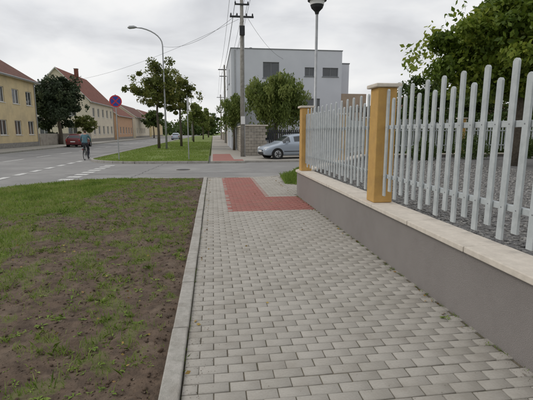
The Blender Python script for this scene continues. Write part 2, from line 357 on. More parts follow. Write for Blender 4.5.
def stones(name,C,S_,k,tint):
    n=len(C); base=np.vstack([OCT*1.0,CUB*0.95]); nb=len(base)
    F=[]
    for ci,c in enumerate(CUB):
        ax=0 if c[0]>0 else 2; ay=1 if c[1]>0 else 3; az=4 if c[2]>0 else 5; q=6+ci
        F+= [(ax,ay,q),(ay,az,q),(az,ax,q)] if c[0]*c[1]*c[2]>0 else [(ay,ax,q),(az,ay,q),(ax,az,q)]
    F=np.array(F)
    J=rng.uniform(.7,1.25,(n,nb,1))*base[None]; sc=np.stack([S_*rng.uniform(.7,1.3,n),S_*rng.uniform(.7,1.3,n),S_*rng.uniform(.5,.9,n)],1)
    J=J*sc[:,None,:]; th=rng.uniform(0,6.28,n); c_,s_=np.cos(th)[:,None],np.sin(th)[:,None]
    X=J[:,:,0]*c_-J[:,:,1]*s_; Y=J[:,:,0]*s_+J[:,:,1]*c_
    V=np.stack([X,Y,J[:,:,2]],2)+C[:,None,:]
    FF=(F[None]+(np.arange(n)*nb)[:,None,None]).reshape(-1,3)
    return npmesh(name,V.reshape(-1,3),FF,k,np.repeat(tint,len(F)))
C=[];Z=[]
while len(C)<12000:
    y=1.5+11*random.random()**1.8; x=-.39-random.random()*3.8
    if x<xl(y)+.1 or random.random()<lushf(x,y): continue
    C.append((x,y,zver(x,y)+random.uniform(-.006,.004))); Z.append(min(.024,.0025+random.expovariate(1/.0038)))
stones('soil_clods',np.array(C),np.array(Z),'clod',rng.beta(1.6,2.4,len(C)))
C=[]
for _ in range(520):
    y=1.6+13*random.random(); q=random.random()
    x=random.uniform(-5,-.4) if q<.7 else random.choice([random.gauss(2.03,.03),random.gauss(-.15,.04)]) if q<.9 else random.uniform(-.1,2)
    if x<xl(y)+.1 or (x>-.1 and x<1.9 and random.random()<.5): continue
    C.append((x,y,(zver(x,y)+.025) if x<-.3 else .010))
leafmesh('fallen_leaves',np.array(C),.03,'deadleaf',rng.uniform(0,1,len(C)),flat=.93)
C=[];Z=[]
for _ in range(2600):
    y=1.5+9*random.random()**1.5; q=random.random(); x=(-.22+abs(random.gauss(0,.10))) if q<.4 else (2.09-abs(random.gauss(0,.07))) if q<.8 else random.uniform(-.2,2.1)
    C.append((x,y,.003)); Z.append(random.uniform(.001,.003))
stones('paving_grit',np.array(C),np.array(Z),'grit',rng.beta(2,1.6,len(C)))

v=MB(); v.prism(vergepoly,-.015,.012,'grassfar'); v.build('corner_verge')
P=[];
while len(P)<11000:
    x,y=random.uniform(2.2,6),random.uniform(12,18.3)
    if inpoly(x,y,vergepoly): P.append((x,y,.01))
n=len(P); blades('corner_grass',np.array(P),rng.uniform(.05,.17,n),rng.uniform(.008,.016,n),rng.uniform(0,.7,n))

# ------------------------------------------------------------------ property wall, pillars, fence
CORN=[(2.1,-4.0),(2.1,10.05),(6.3,16.8),(30,18.0)]
def wallrun(name,a,b,th=.3,h=.60):
    A=Vector((*a,0));B=Vector((*b,0)); L_=(B-A).length; d=(B-A)/L_; ang=math.atan2(d.y,d.x)
    Mx=Matrix.Translation(A)@Matrix.Rotation(ang,4,'Z')
    e=empty(name); w=MB(); w.box((0,-th-.0,-.16),(L_,0,h),'render',Mx); w.build('plastered_wall',e)
    c=MB(); n=round(L_/.98)
    for i in range(n):
        t=random.uniform(-.003,.003); o_=random.uniform(-.003,.003)
        c.box((L_*i/n+.004,-th-.035+o_,h+.002),(L_*(i+1)/n-.004,.04+o_,h+.055+t),'cap',Mx)
    c.build('coping_slabs',e,bevel=.008)
    m_=MB(); m_.box((0,-th-.02,h+.003),(L_,.02,h+.045),'pole',Mx); m_.build('mortar_joints',e)
wallrun('boundary_wall',CORN[0],CORN[1])
wallrun('boundary_wall',CORN[1],CORN[2])
wallrun('boundary_wall',CORN[2],CORN[3])
def pillar(x,y,rot=0,top=2.17):
    e=empty('fence_pillar',(x,y,0),rot)
    p=MB(); p.box((-.13,-.13,.657),(.13,.13,top),'ochre'); p.build('shaft',e,bevel=.01)
    c=MB(); c.box((-.175,-.175,top+.001),(.175,.175,top+.05),'cap'); c.build('cap',e,bevel=.012)
def fence(a,b):
    A=Vector((*a,0));B=Vector((*b,0)); L_=(B-A).length; d=(B-A)/L_; ang=math.atan2(d.y,d.x)
    Mx=Matrix.Translation(A)@Matrix.Rotation(ang,4,'Z'); e=empty('picket_fence')
    r_=MB()
    for z in (1.02,1.66): r_.box((0,-.045,z-.025),(L_,-.005,z+.025),'picket',Mx)
    r_.build('rails',e,bevel=.004)
    p=MB(); n=int(L_/.158); s=(L_-n*.158)/2
    for i in range(n+1):
        x=s+i*.158; tall=i%2==0; z0=.76+random.uniform(-.004,.004) if tall else .84; z1=2.14 if tall else 2.02
        x+=random.uniform(-.004,.004); lean=random.uniform(-.008,.008)
        w=.030; y0,y1=0,.022
        q=[(x-w,z0),(x+w,z0),(x+w+lean,z1-.022),(x+w*.55+lean,z1-.004),(x+lean,z1),(x-w*.55+lean,z1-.004),(x-w+lean,z1-.022)]; nq=len(q)
        i0=len(p.v); mm=p.mi('picket')
        p.v+=[tuple(Mx@Vector((a_,y0,c_))) for a_,c_ in q]+[tuple(Mx@Vector((a_,y1,c_))) for a_,c_ in q]
        p.f.append(tuple(i0+j for j in range(nq))); p.f.append(tuple(i0+2*nq-1-j for j in range(nq))); p.m+=[mm,mm]
        for j in range(nq): p.f.append((i0+j,i0+nq+j,i0+nq+(j+1)%nq,i0+(j+1)%nq)); p.m.append(mm)
        for z in (1.02,1.66): p.tube([Mx@Vector((x,.021,z)),Mx@Vector((x,.026,z))],.006,'whitedk',6)
    p.build('pickets',e,bevel=.003)
for y in (.74,5.26,9.82): pillar(2.26,y)
fence((2.25,-3.5),(2.25,.6)); fence((2.25,.88),(2.25,5.12)); fence((2.25,5.40),(2.25,9.68))
dd=Vector((4.2,6.75,0)).normalized(); nrm=Vector((dd.y,-dd.x,0))*.15; ang=math.atan2(dd.y,dd.x)
A=Vector((2.1,10.05,0))+nrm+dd*.35; B=Vector((6.3,16.8,0))+nrm
fence(A.xy,(A+dd*3.6).xy); pillar(*(A+dd*3.74).xy,ang); fence((A+dd*3.88).xy,(B-dd*.2).xy); pillar(*(B+Vector((.05,-.05,0))).xy,ang)
X=B+Vector((.25,-.06,0)); d2=Vector((23.7,1.2,0)).normalized()
for i in range(5):
    fence(X.xy,(X+d2*4.1).xy); pillar(*(X+d2*4.25).xy,math.atan2(d2.y,d2.x)); X=X+d2*4.4

lot=MB(); lot.prism([(2.38,-4),(30,-4),(30,17.7),(6.45,16.5),(2.38,10.0)],-.16,.5,'gravel'); lot.build('gravel_yard')
C=[];Z=[]
for _ in range(26000):
    y=1.6+13*random.random()**1.3; x=2.42+random.random()**1.3*6.5
    if y>10 and x<2.5+(y-10)*.64: continue
    C.append((x,y,.5+random.uniform(-.004,.008))); Z.append(random.uniform(.009,.022)*(1+.05*y))
stones('gravel_stones',np.array(C),np.array(Z),'stone',rng.beta(1.8,2,len(C)))

# ------------------------------------------------------------------ vegetation
def tree(name,x,y,z0,zc,rx,ry,rz,ncl,nl,leaf,k,tr=.14,seed=1,droop=0,clr=.24,shell=.42,flatbot=None,spray=1.0):
    R=np.random.default_rng(seed); e=empty(name)
    C=[];T=[];cents=[]
    for c in range(ncl):
        d=R.normal(size=3); d/=np.linalg.norm(d); f=R.random()**shell
        q=.82+.45*noise.noise(Vector((d[0]*1.9+seed,d[1]*1.9,d[2]*1.9)))+R.uniform(-.08,.14)
        c_=np.array([x+d[0]*rx*f*q,y+d[1]*ry*f*q,zc+d[2]*rz*f*q])
        if flatbot is not None and c_[2]<flatbot: c_[2]=flatbot+R.random()*.3*rz
        cents.append(c_); n=int(nl/ncl*R.uniform(.4,1.6)); cr=clr*rx*R.uniform(.5,1.3)
        P=R.normal(size=(n,3)); P/=np.linalg.norm(P,axis=1)[:,None]; P*= (R.random(n)**.5)[:,None]*cr; P[:,2]*=.75
        if droop: P[:,2]=P[:,2]*1.0-abs(R.normal(size=n))*droop*rz*.35
        C.append(P+c_); T.append(np.clip(R.uniform(.1,.8)+R.normal(0,.14,n),0,1))
    for c in range(int(ncl//2*spray)):
        d=R.normal(size=3); d/=np.linalg.norm(d); d[2]=abs(d[2])*.9-.25; f=R.uniform(.9,1.1); n=max(6,int(nl/ncl*.14))
        c_=np.array([x+d[0]*rx*f,y+d[1]*ry*f,zc+d[2]*rz*f])
        if flatbot is not None and c_[2]<flatbot: continue
        C.append(c_+R.normal(size=(n,3))*rx*.06*np.array([1,1,1.2])); T.append(np.clip(R.uniform(.3,.9)+R.normal(0,.1,n),0,1))
    leafmesh('leaves',np.vstack(C),leaf,k,np.concatenate(T),e,droop=(.8 if droop else 0))
    t=MB(); th=zc-rz*.45; 
    t.tube([(x,y,z0-.1),(x+tr*.2,y,z0+(th-z0)*.35),(x-tr*.3,y+tr*.2,z0+(th-z0)*.75),(x,y,th),(x+tr*.3,y,zc+rz*.3)],[tr*1.25,tr,tr*.85,tr*.7,tr*.25],'bark',8)
    for c_ in cents[:34]:
        s=Vector((x,y,th-R.random()*.2*rz+R.random()*.5*rz)); c_=Vector(c_); mid=(s*.5+c_*.5)+Vector((0,0,.12*rz))
        t.tube([s,mid,c_],[tr*.4,tr*.22,tr*.06],'bark',5)
    t.build('trunk',e,smooth=True); return e
tree('catalpa_tree',9.9,12.2,.5,4.15,3.25,3.0,1.85,190,60000,.15,'leaf_yel',.16,11,clr=.2,shell=.3,flatbot=2.9,spray=.35)
tree('weeping_tree',5.1,33,0,4.75,2.5,2.2,1.75,80,22000,.24,'leaf_mid',.14,3,droop=1.3,clr=.2)
tree('garden_tree',1.85,36.5,0,3.7,1.4,1.4,1.5,40,7000,.2,'leaf_mid',.1,4,droop=.8)
tree('street_tree',-5.3,41,0,5.9,2.6,2.5,3.0,65,9500,.19,'leaf_aut',.12,5,clr=.21)
tree('street_tree',-3.6,47,0,5.7,2.3,2.3,2.7,55,7500,.19,'leaf_aut',.12,6,clr=.21)
tree('street_tree',-3.2,68,0,4.6,2.0,2.0,2.2,45,5000,.24,'leaf_mid',.11,9)
tree('street_tree',-2.2,92,0,4.6,2.3,2.3,2.4,45,5000,.3,'leaf_mid',.13,12)
tree('street_tree',-1.4,125,0,5.0,3.0,3.0,3.0,40,5000,.42,'leaf_dk',.18,13)
tree('street_tree',-16.5,118,0,5,3.2,3.2,3,50,6000,.4,'leaf_dk',.15,16)
tree('pine_tree',-20.0,57,0,5.6,3.4,3.4,3.9,70,14000,.3,'leaf_con',.25,17,clr=.28)
tree('hedge_tree',-22.5,60,0,4,2.8,3,3.2,50,8000,.26,'leaf_con',.2,18)
tree('garden_tree',-18.3,62,0,2.6,1.8,2.4,1.7,40,6000,.2,'leaf_aut',.12,19)
tree('garden_tree',3.5,60,0,4.6,2.4,2.4,2.4,50,7000,.25,'leaf_dk',.12,21)
tree('garden_tree',16,29,0,4.0,2.6,2.4,2.2,50,9000,.2,'leaf_dk',.12,22)
tree('garden_tree',21,30,0,4.2,3.0,2.4,2.6,50,9000,.2,'leaf_dk',.12,23)
tree('garden_tree',26,30,0,4.2,3.0,2.4,2.6,50,9000,.2,'leaf_dk',.12,24)
def hedge(name,x0,y0,x1,y1,z0,z1,n,leaf,k):
    P=rng.random((n,3)); side=rng.random(n)
    P[:,2]=np.where(side<.25,1-.06*rng.random(n),P[:,2]); P[:,1]=np.where(side>.5,.1*rng.random(n),P[:,1])
    C=np.stack([x0+P[:,0]*(x1-x0),y0+P[:,1]*(y1-y0),z0+P[:,2]*(z1-z0)+.12*np.sin(P[:,0]*37)*P[:,2]],1)
    leafmesh(name,C,leaf,k,np.clip(rng.normal(.4,.2,n),0,1))
hedge('hedge',11.5,27.0,29,27.9,0,2.9,24000,.16,'leaf_dk')
hedge('hedge',2.2,40,3.4,70,0,2.2,9000,.2,'leaf_dk')
for i,(sx,sy,sr) in enumerate([(8.3,15.2,.55),(10.6,15.6,.7),(13.2,15.7,.6),(15.5,15.8,.8)]):
    R=np.random.default_rng(40+i); n=2600; P=R.normal(size=(n,3)); P/=np.linalg.norm(P,axis=1)[:,None]; P*=(R.random(n)**.3)[:,None]*sr*(1+.25*np.sin(P[:,0]*5+P[:,2]*4))[:,None]
    leafmesh('garden_shrub',P*np.array([1,1,.8])+np.array([sx,sy,.5+sr*.7]),.07,'leaf_dk',np.clip(R.normal(.45,.2,n),0,1))
C=[];T=[]
for i in range(150):
    x=-150+300*random.random(); y=210+random.random()*30; h=random.uniform(4,9.5); r_=random.uniform(3,6); n=170
    P=rng.normal(size=(n,3)); P/=np.linalg.norm(P,axis=1)[:,None]; P*=rng.random((n,1))**.4
    C.append(P*np.array([r_,r_,h*.55])+np.array([x,y,h*.5])); T.append(np.clip(rng.normal(random.uniform(.2,.7),.12,n),0,1))
leafmesh('distant_trees',np.vstack(C),1.3,'leaf_dk',np.concatenate(T))

# ------------------------------------------------------------------ island beyond the junction
isl=[(-.3,22.6),(-.3,180),(-7.35,180),(-7.35,29)]+[(-3.6+3.75*math.cos(t)*1.0,26.5+3.7*math.sin(t)) for t in np.linspace(math.pi,1.5*math.pi,10)]
s=MB(); s.prism(isl,-.16,-.01,'grassfar'); s.build('grass_island')
pts=[(-7.35,180),(-7.35,29)]+isl[4:]+[(-.3,22.6)]
kerbline('kerb',[(p_[0],p_[1]) for p_ in pts][1:],w=-.13,top=.02)
kerbline('kerb',[(-7.35,150),(-7.35,29)],w=-.13,top=.02,seg=6)
P=[]
while len(P)<24000:
    y=22.7+45*random.random()**2; x=random.uniform(-7.2,-.35)
    if inpoly(x,y,isl) and noise.noise(Vector((x*.7,y*.35,6)))>random.uniform(-.7,.1): P.append((x,y,-.012))
n=len(P); P=np.array(P); blades('island_grass',P,rng.uniform(.03,.09,n),rng.uniform(.015,.03,n)*(P[:,1]/24),np.clip(rng.normal(.5,.22,n),0,1))
def brickmat(name,c1,c2,mortar,sx=.2,sy=.1):
    m=bpy.data.materials.new(name); m.use_nodes=True;N=m.node_tree.nodes;L=m.node_tree.links
    tc=N.new('ShaderNodeTexCoord'); b=N.new('ShaderNodeTexBrick'); b.inputs['Scale'].default_value=1; b.inputs['Brick Width'].default_value=sx; b.inputs['Row Height'].default_value=sy
    b.inputs['Mortar Size'].default_value=.006; b.inputs['Color1'].default_value=(*c1,1); b.inputs['Color2'].default_value=(*c2,1); b.inputs['Mortar'].default_value=(*mortar,1)
    L.new(tc.outputs['Object'],b.inputs['Vector']); L.new(b.outputs['Color'],N['Principled BSDF'].inputs['Base Color']); N['Principled BSDF'].inputs['Roughness'].default_value=.9
    return m
M['fpav']=brickmat('far_pavers',(.39,.365,.325),(.33,.31,.275),(.18,.165,.14))
M['fred']=brickmat('far_red_pavers',(.36,.15,.125),(.29,.12,.10),(.15,.1,.08))
s=MB(); s.prism([(-.17,22.5),(1.75,22.5),(1.75,180),(-.17,180)],-.16,.0,'fpav','kerb'); s.build('far_pavement')
s=MB(); s.face([(-.05,22.75,.004),(1.2,22.75,.004),(1.2,30,.004),(-.05,30,.004)],'fred'); s.face([(1.2,22.75,.004),(1.7,22.75,.004),(1.7,24,.004),(1.2,24,.004)],'fred'); s.build('far_tactile_paving')
s=MB(); s.prism([(1.752,23.0),(40,23.6),(40,200),(1.752,200)],-.16,-.012,'fpav','kerb'); s.build('driveway')

# ------------------------------------------------------------------ buildings
def facade(w,gl,fr,O,U,Nn,W_,H_,wins,kwall,sill=True,depth=.14,fk='frame'):
    O=Vector(O);U=Vector(U);Nn=Vector(Nn);Z=Vector((0,0,1))
    us=sorted({0,W_,*[a for q in wins for a in (q[0],q[2])]}); vs=sorted({0,H_,*[a for q in wins for a in (q[1],q[3])]})
    pt=lambda u,v,d=0: O+U*u+Z*v-Nn*d
    for i in range(len(us)-1):
        for j in range(len(vs)-1):
            cu,cv=(us[i]+us[i+1])/2,(vs[j]+vs[j+1])/2
            if any(q[0]<cu<q[2] and q[1]<cv<q[3] for q in wins): continue
            w.face([pt(us[i],vs[j]),pt(us[i+1],vs[j]),pt(us[i+1],vs[j+1]),pt(us[i],vs[j+1])],kwall)
    for (a,b,c,d) in [q[:4] for q in wins]:
        for (p,q) in [((a,b),(c,b)),((c,b),(c,d)),((c,d),(a,d)),((a,d),(a,b))]:
            w.face([pt(*p),pt(*q),pt(*q,depth),pt(*p,depth)],kwall)
        gl.face([pt(a,b,depth),pt(c,b,depth),pt(c,d,depth),pt(a,d,depth)],'glass')
        def bar(u0,v0,u1,v1):
            F=[pt(u0,v0,depth-.04),pt(u1,v0,depth-.04),pt(u1,v1,depth-.04),pt(u0,v1,depth-.04)]; fr.face(F,fk)
            Bk=[pt(u0,v0,depth-.002),pt(u1,v0,depth-.002),pt(u1,v1,depth-.002),pt(u0,v1,depth-.002)]
            for i in range(4): fr.face([F[i],F[(i+1)%4],Bk[(i+1)%4],Bk[i]],fk)
        t=.07; bar(a,b,c,b+t);bar(a,d-t,c,d);bar(a,b+t,a+t,d-t);bar(c-t,b+t,c,d-t)
        if c-a>.9:
            mdl=(a+c)/2; bar(mdl-.035,b+t,mdl+.035,d-t)
        if sill and b>.3:
            q=[pt(a-.06,b-.06,-.06),pt(c+.06,b-.06,-.06),pt(c+.06,b-.005,-.06),pt(a-.06,b-.005,-.06)]; q2=[pt(a-.06,b-.06,-.002),pt(c+.06,b-.06,-.002),pt(c+.06,b-.005,-.002),pt(a-.06,b-.005,-.002)]
            fr.face(q,fk)
            for i in range(4): fr.face([q[i],q[(i+1)%4],q2[(i+1)%4],q2[i]],fk)
def house(name,x0,x1,y0,y1,eave,ridge,wk,rk,wf,wg,hip=0,oh=.45,chim=None):
    e=empty(name); w=MB();gl=MB();fr=MB();ro=MB()
    facade(w,gl,fr,(x1,y0,0),(0,1,0),(1,0,0),y1-y0,eave,wf,wk)
    facade(w,gl,fr,(x0,y0,0),(1,0,0),(0,-1,0),x1-x0,eave,wg,wk)
    facade(w,gl,fr,(x0,y1,0),(0,-1,0),(-1,0,0),y1-y0,eave,wf,wk)
    facade(w,gl,fr,(x1,y1,0),(-1,0,0),(0,1,0),x1-x0,eave,[],wk)
    xm=(x0+x1)/2
    if not hip:
        w.face([(x0,y0,eave),(x1,y0,eave),(xm,y0,ridge-.15)],wk); w.face([(x1,y1,eave),(x0,y1,eave),(xm,y1,ridge-.15)],wk)
    yr0,yr1=(y0+hip,y1-hip) if hip else (y0-oh,y1+oh)
    ze=eave-.12; X0,X1,Y0,Y1=x0-oh,x1+oh,y0-oh,y1+oh
    for dz in (0,-.16):
        a,b,c,d=(X0,Y0,ze+dz),(X1,Y0,ze+dz),(X1,Y1,ze+dz),(X0,Y1,ze+dz); r0,r1=(xm,yr0,ridge+dz),(xm,yr1,ridge+dz); kk=rk if dz==0 else 'frame'
        ro.face([b,c,r1,r0],kk); ro.face([d,a,r0,r1],kk)
        if hip: ro.face([a,b,r0],kk); ro.face([c,d,r1],kk)
    for a,b in [((X1,Y0),(X1,Y1)),((X0,Y0),(X0,Y1))]: ro.face([(*a,ze-.16),(*b,ze-.16),(*b,ze),(*a,ze)],'frame')
    if not hip:
        for yy in (Y0,Y1):
            for xx in (X0,X1): ro.face([(xx,yy,ze-.16),(xm,yy,ridge-.16),(xm,yy,ridge),(xx,yy,ze)],'frame')
    else:
        for yy in (Y0,Y1): ro.face([(X0,yy,ze-.16),(X1,yy,ze-.16),(X1,yy,ze),(X0,yy,ze)],'frame')
    ro.tube([(X1+.06,Y0,ze-.05),(X1+.06,Y1,ze-.05)],.07,'metal',6)
    ro.tube([(x1+.07,y1-.3,ze-.2),(x1+.07,y1-.3,0)],.05,'metal',6)
    w.box((x1+.003,y0,0),(x1+.05,y1,.5),'pole')
    if chim:
        for cy in chim: ro.box((xm+.3,cy,ridge-1.2),(xm+.9,cy+.6,ridge+.9),'roofred'); ro.box((xm+.24,cy-.06,ridge+.902),(xm+.96,cy+.66,ridge+1.0),'kerb')
    w.build('walls',e);gl.build('windows',e);fr.build('window_frames',e);ro.build('roof',e)
    return e
wf=[(a,b,a+1.5,b+1.5) for a in (1.5,4.6,7.7,10.8,13.9,17) for b in (1.3,4.5)]
house('yellow_house',-30,-20.3,31.5,51,7.3,11.2,'yellow','roof',wf,[(1.5,1.2,3,2.8),(6,1.2,7.5,2.8),(1.5,4.5,3,6),(6,4.5,7.5,6)],hip=4.5,chim=[38])
wf2=[(a,b,a+1.3,b+1.5) for a in (1.5,4.5,7.5,10.5,13.5) for b in (1.2,4.2)]
house('gabled_house',-30,-20.3,72,88,6.7,12.0,'cream','roofred',wf2,[(1.5,1.2,3,2.8),(6,1.2,7.5,2.8),(1.5,4.2,3,5.7),(6,4.2,7.5,5.7)],chim=[80])
house('peach_house',-29,-20.3,92,108,5.2,8.6,'peach','roofred',[(a,1.2,a+1.3,2.7) for a in (1.5,4.5,7.5,10.5,13.5)],[(2,1.2,3.4,2.7)])
house('cream_house',-29,-20.3,112,135,5.6,9.0,'cream','roof',[(a,1.2,a+1.3,2.7) for a in (1.5,4.5,7.5,10.5,13.5)],[(2,1.2,3.4,2.7)])
house('row_house',4,13,62,82,4.8,8.0,'cream','roofred',[],[(1.5,1.2,3,2.8)])
house('row_house',4,13,95,120,5,8.6,'peach','roofred',[],[(1.5,1.2,3,2.8)])
house('row_house',-29,-20.3,140,170,5,9,'yellow','roofred',[],[])
s=MB(); s.box((-20.6,51.3,0),(-20.3,71.7,1.4),'stonewall'); s.build('garden_wall',bevel=.02)
e=empty('white_modern_house'); w=MB();gl=MB();fr=MB();tr=MB()
hx0,hx1,hy0,hy1,hz=1.75,12.1,38,50,9.0
facade(w,gl,fr,(hx0,hy0,0),(1,0,0),(0,-1,0),hx1-hx0,hz,[(2.9,6.5,4.4,7.9),(6.8,6.7,7.7,7.5),(8.5,6.7,10.0,7.5),(2.8,3.4,4.3,4.8),(6.9,3.5,8.3,4.7),(2.2,.8,4,2.2)],'white',fk='whitedk')
facade(w,gl,fr,(hx0,hy1,0),(0,-1,0),(-1,0,0),hy1-hy0,hz,[(2,6.4,3.4,7.8),(7,6.4,8.4,7.8),(2,3.4,3.4,4.8),(7,3.4,8.4,4.8)],'white',fk='whitedk')
facade(w,gl,fr,(hx1,hy0,0),(0,1,0),(1,0,0),hy1-hy0,hz,[(2,6.4,4.4,7.8)],'white',fk='whitedk')
facade(w,gl,fr,(hx1,hy1,0),(-1,0,0),(0,1,0),hx1-hx0,hz,[],'white')
w.face([(hx0,hy0,hz),(hx1,hy0,hz),(hx1,hy1,hz),(hx0,hy1,hz)],'whitedk')
tr.box((hx0-.05,hy0-.05,hz+.002),(hx1+.05,hy0+.2,hz+.07),'whitedk'); tr.box((hx0-.05,hy0+.202,hz+.002),(hx0+.2,hy1,hz+.07),'whitedk')
tr.box((hx1+.003,hy0+1.5,0),(hx1+1.2,hy1,8.1),'white'); tr.box((hx1+.003,hy0+1.45,8.102),(hx1+1.25,hy1,8.2),'whitedk')
tr.box((hx1+.01,hy0+.3,0),(hx1+2.6,hy0+1.49,5.2),'tan')
tr.tube([(hx0+.35,hy0-.06,.1),(hx0+.35,hy0-.06,hz-.1)],.05,'metal',6)
tr.tube([(4,43,hz),(4,43,hz+1.1)],.14,'metal',8)
w.build('walls',e);gl.build('windows',e);fr.build('window_frames',e);tr.build('trim',e)
house('tan_house',15,27,34,44,3.8,5.6,'tan','roof',[(1,1,2.5,2.4)],[(1.5,1.2,3.2,2.5),(6,1.2,7.5,2.5)],hip=3)
s=empty('garden_wall'); w=MB()
for r_ in range(10):
    for c in range(4):
        x0_=2.2+c*.4-(.2 if r_%2 else 0); w.box((max(2.2,x0_)+.006,28.0+random.uniform(-.012,.012),.2*r_+.006),(min(3.7,x0_+.4)-.006 if x0_+.4<3.9 else 3.694,28.3,.2*r_+.194),'stonewall')
    for c in range(24): w.box((2.2+random.uniform(-.01,.01),28.31+c*.4,.2*r_+.006),(2.5,28.70+c*.4,.2*r_+.194),'stonewall')
w.box((2.12,27.92,2.003),(3.78,28.38,2.09),'cap'); w.box((2.12,28.382,2.003),(2.58,37.9,2.09),'cap'); w.build('blocks',s,bevel=.01)
gt=MB()
for x in np.arange(3.85,7.6,.14): gt.box((x,28.1,.08),(x+.09,28.13,1.75),'dark')
gt.box((3.8,28.131,.3),(7.6,28.17,.38),'dark'); gt.box((3.8,28.131,1.5),(7.6,28.17,1.58),'dark'); gt.build('driveway_gate')
s=MB(); s.box((7.7,28,0),(30,28.3,1.6),'stonewall'); s.box((7.65,27.95,1.603),(30,28.35,1.68),'cap'); s.build('garden_wall',bevel=.01)
s=MB(); s.box((1.95,50.2,0),(2.2,61.8,1.7),'stonewall'); s.box((1.95,82,0),(2.2,95,1.6),'stonewall'); s.build('garden_wall')
e=empty('pergola'); w=MB()
for x in (9.2,11.2):
    for y in (24.9,26.6): w.box((x,y,0),(x+.14,y+.14,2.9),'wood')
for y in (24.87,26.57): w.box((8.9,y,2.903),(11.7,y+.2,3.06),'wood')
for x in np.arange(9,11.6,.35): w.box((x,24.5,3.063),(x+.07,27.0,3.19),'wood')
w.build('timber',e)

# ------------------------------------------------------------------ poles, lamps, signs, cables
e=empty('utility_pole'); w=MB(); px,py=1.95,26.9
w.tube([(px,py,-.1),(px,py,5),(px,py,10.6)],[.17,.14,.10],'pole',12); w.build('pole',e,smooth=True)
w=MB(); 
for z in (10.1,9.4,8.7):
    w.box((px-.75,py-.05,z),(px+.75,py+.05,z+.1),'dark') if z!=9.4 else w.box((px-.45,py-.16,z),(px+.45,py-.1,z+.09),'dark')
    for dx in ((-.68,-.3,.3,.68) if z!=9.4 else (-.4,.4)):
        w.tube([(px+dx,py,z+.1),(px+dx,py,z+.16),(px+dx,py,z+.26)],[.03,.055,.03],'dark',8)
w.box((px-.16,py-.34,7.6),(px+.16,py-.13,8.15),'dark'); w.box((px-.13,py-.3,2.1),(px+.13,py-.17,2.6),'signw'); w.tube([(px+.12,py-.12,0),(px+.12,py-.12,7.6)],.025,'metal',6)
w.build('crossarms',e)
e=empty('utility_pole'); w=MB(); qx,qy=.95+.85,60
w.tube([(qx,qy,0),(qx,qy,11)],[.17,.11],'pole',8); w.box((qx-.9,qy-.05,10.3),(qx+.9,qy+.05,10.42),'dark'); w.box((qx-.7,qy-.05,9.4),(qx+.7,qy+.05,9.5),'dark'); w.build('pole',e)
e=empty('utility_pole'); w=MB(); w.tube([(1.9,95,0),(1.9,95,10)],[.17,.11],'pole',8); w.box((1,94.95,9.3),(2.8,95.05,9.42),'dark'); w.build('pole',e)
def cable(mb,a,b,sag,r_=.012,n=16):
    a=Vector(a);b=Vector(b); mb.tube([a.lerp(b,i/n)-Vector((0,0,sag*4*(i/n)*(1-i/n))) for i in range(n+1)],r_,'dark',5)
w=MB()
for dx,dz in ((-.68,10.36),(-.3,10.36),(.3,10.36),(.68,10.36),(-.4,9.66),(.4,9.66)):
    cable(w,(px+dx,py,dz),(qx+dx,qy,dz+.1),.9)
    cable(w,(qx+dx,qy,dz+.1),(1.9+dx,95,dz-.9),.9)
for dx in (-.4,.3): cable(w,(px+dx,py,10.36),(px+1+dx,-12,11),.5)
cable(w,(px-.3,py,8.9),(-4.5,40,9.4),.7,.01); cable(w,(px-.2,py,8.6),(-20.3,52,7.2),1.0,.008)
cable(w,(px+.3,py,8.8),(6.5,38,8.2),.4,.009)
w.build('overhead_cables')

def lamp_globe(name,x,y):
    e=empty(name,(x,y,0)); w=MB(); w.tube([(0,0,-.1),(0,0,1.0),(0,0,1.05),(0,0,5.05)],[.07,.07,.048,.04],'metal',12); w.tube([(0,0,0),(0,0,.05)],.12,'metal',12); w.build('post',e,smooth=True)
    w=MB(); w.tube([(0,0,5.03),(0,0,5.1),(0,0,5.2),(0,0,5.28)],[.05,.07,.17,.20],'dark',20); w.tube([(0,0,5.28),(0,0,5.40)],[.20,.22],'signw',20); w.tube([(0,0,5.40),(0,0,5.44),(0,0,5.54),(0,0,5.58)],[.28,.28,.1,.03],'dark',20); w.build('lantern',e,smooth=False)
lamp_globe('street_lamp',3.12,12.35)
def lamp_arm(name,x,y,h=10.2,r_=2.6,sgn=-1):
    e=empty(name,(x,y,0)); w=MB()
    pts=[(0,0,0),(0,0,3),(0,0,h-1.2)]+[(sgn*(r_*(1-math.cos(t))),0,h-1.2+1.5*math.sin(t)) for t in np.linspace(.2,1.25,7)]
    lx,_,lz=pts[-1]; pts.append((sgn*2.3,0,lz+.03))
    w.tube(pts,[.1,.085]+[.055]*(len(pts)-3)+[.04],'metal',10); w.build('post',e,smooth=True)
    w=MB(); w.tube([(sgn*2.2,0,lz+.05),(sgn*2.45,0,lz+.07),(sgn*2.85,0,lz+.03),(sgn*3.0,0,lz)],[.05,.13,.14,.05],'metal',10); w.build('lamp_head',e,smooth=True)
lamp_arm('street_lamp',-4.4,39.5,10.6)
lamp_arm('street_lamp',-3.9,78,10)
e=empty('no_stopping_sign',(-5.45,24.4,0),.12); w=MB(); w.tube([(0,.03,-.1),(0,.03,3.7)],.03,'metal',8); w.build('post',e)
w=MB()
def disc(mb,R,y,k,z=3.32,n=36): mb.face([(R*math.cos(2*math.pi*i/n),y,z+R*math.sin(2*math.pi*i/n)) for i in range(n)],k)
w.tube([(0,0,3.32),(0,-.02,3.32)],.34,'metal',36)
disc(w,.335,-.023,'red'); disc(w,.27,-.026,'blue')
for a in (math.pi/4,-math.pi/4):
    c,s_=math.cos(a),math.sin(a); q=[(-.27,-.028),(.27,-.028),(.27,.028),(-.27,.028)]; yy=-.029 if a>0 else -.031
    w.face([(u*c-v_*s_,yy,3.32+u*s_+v_*c) for u,v_ in q],'red')
w.build('disc',e)
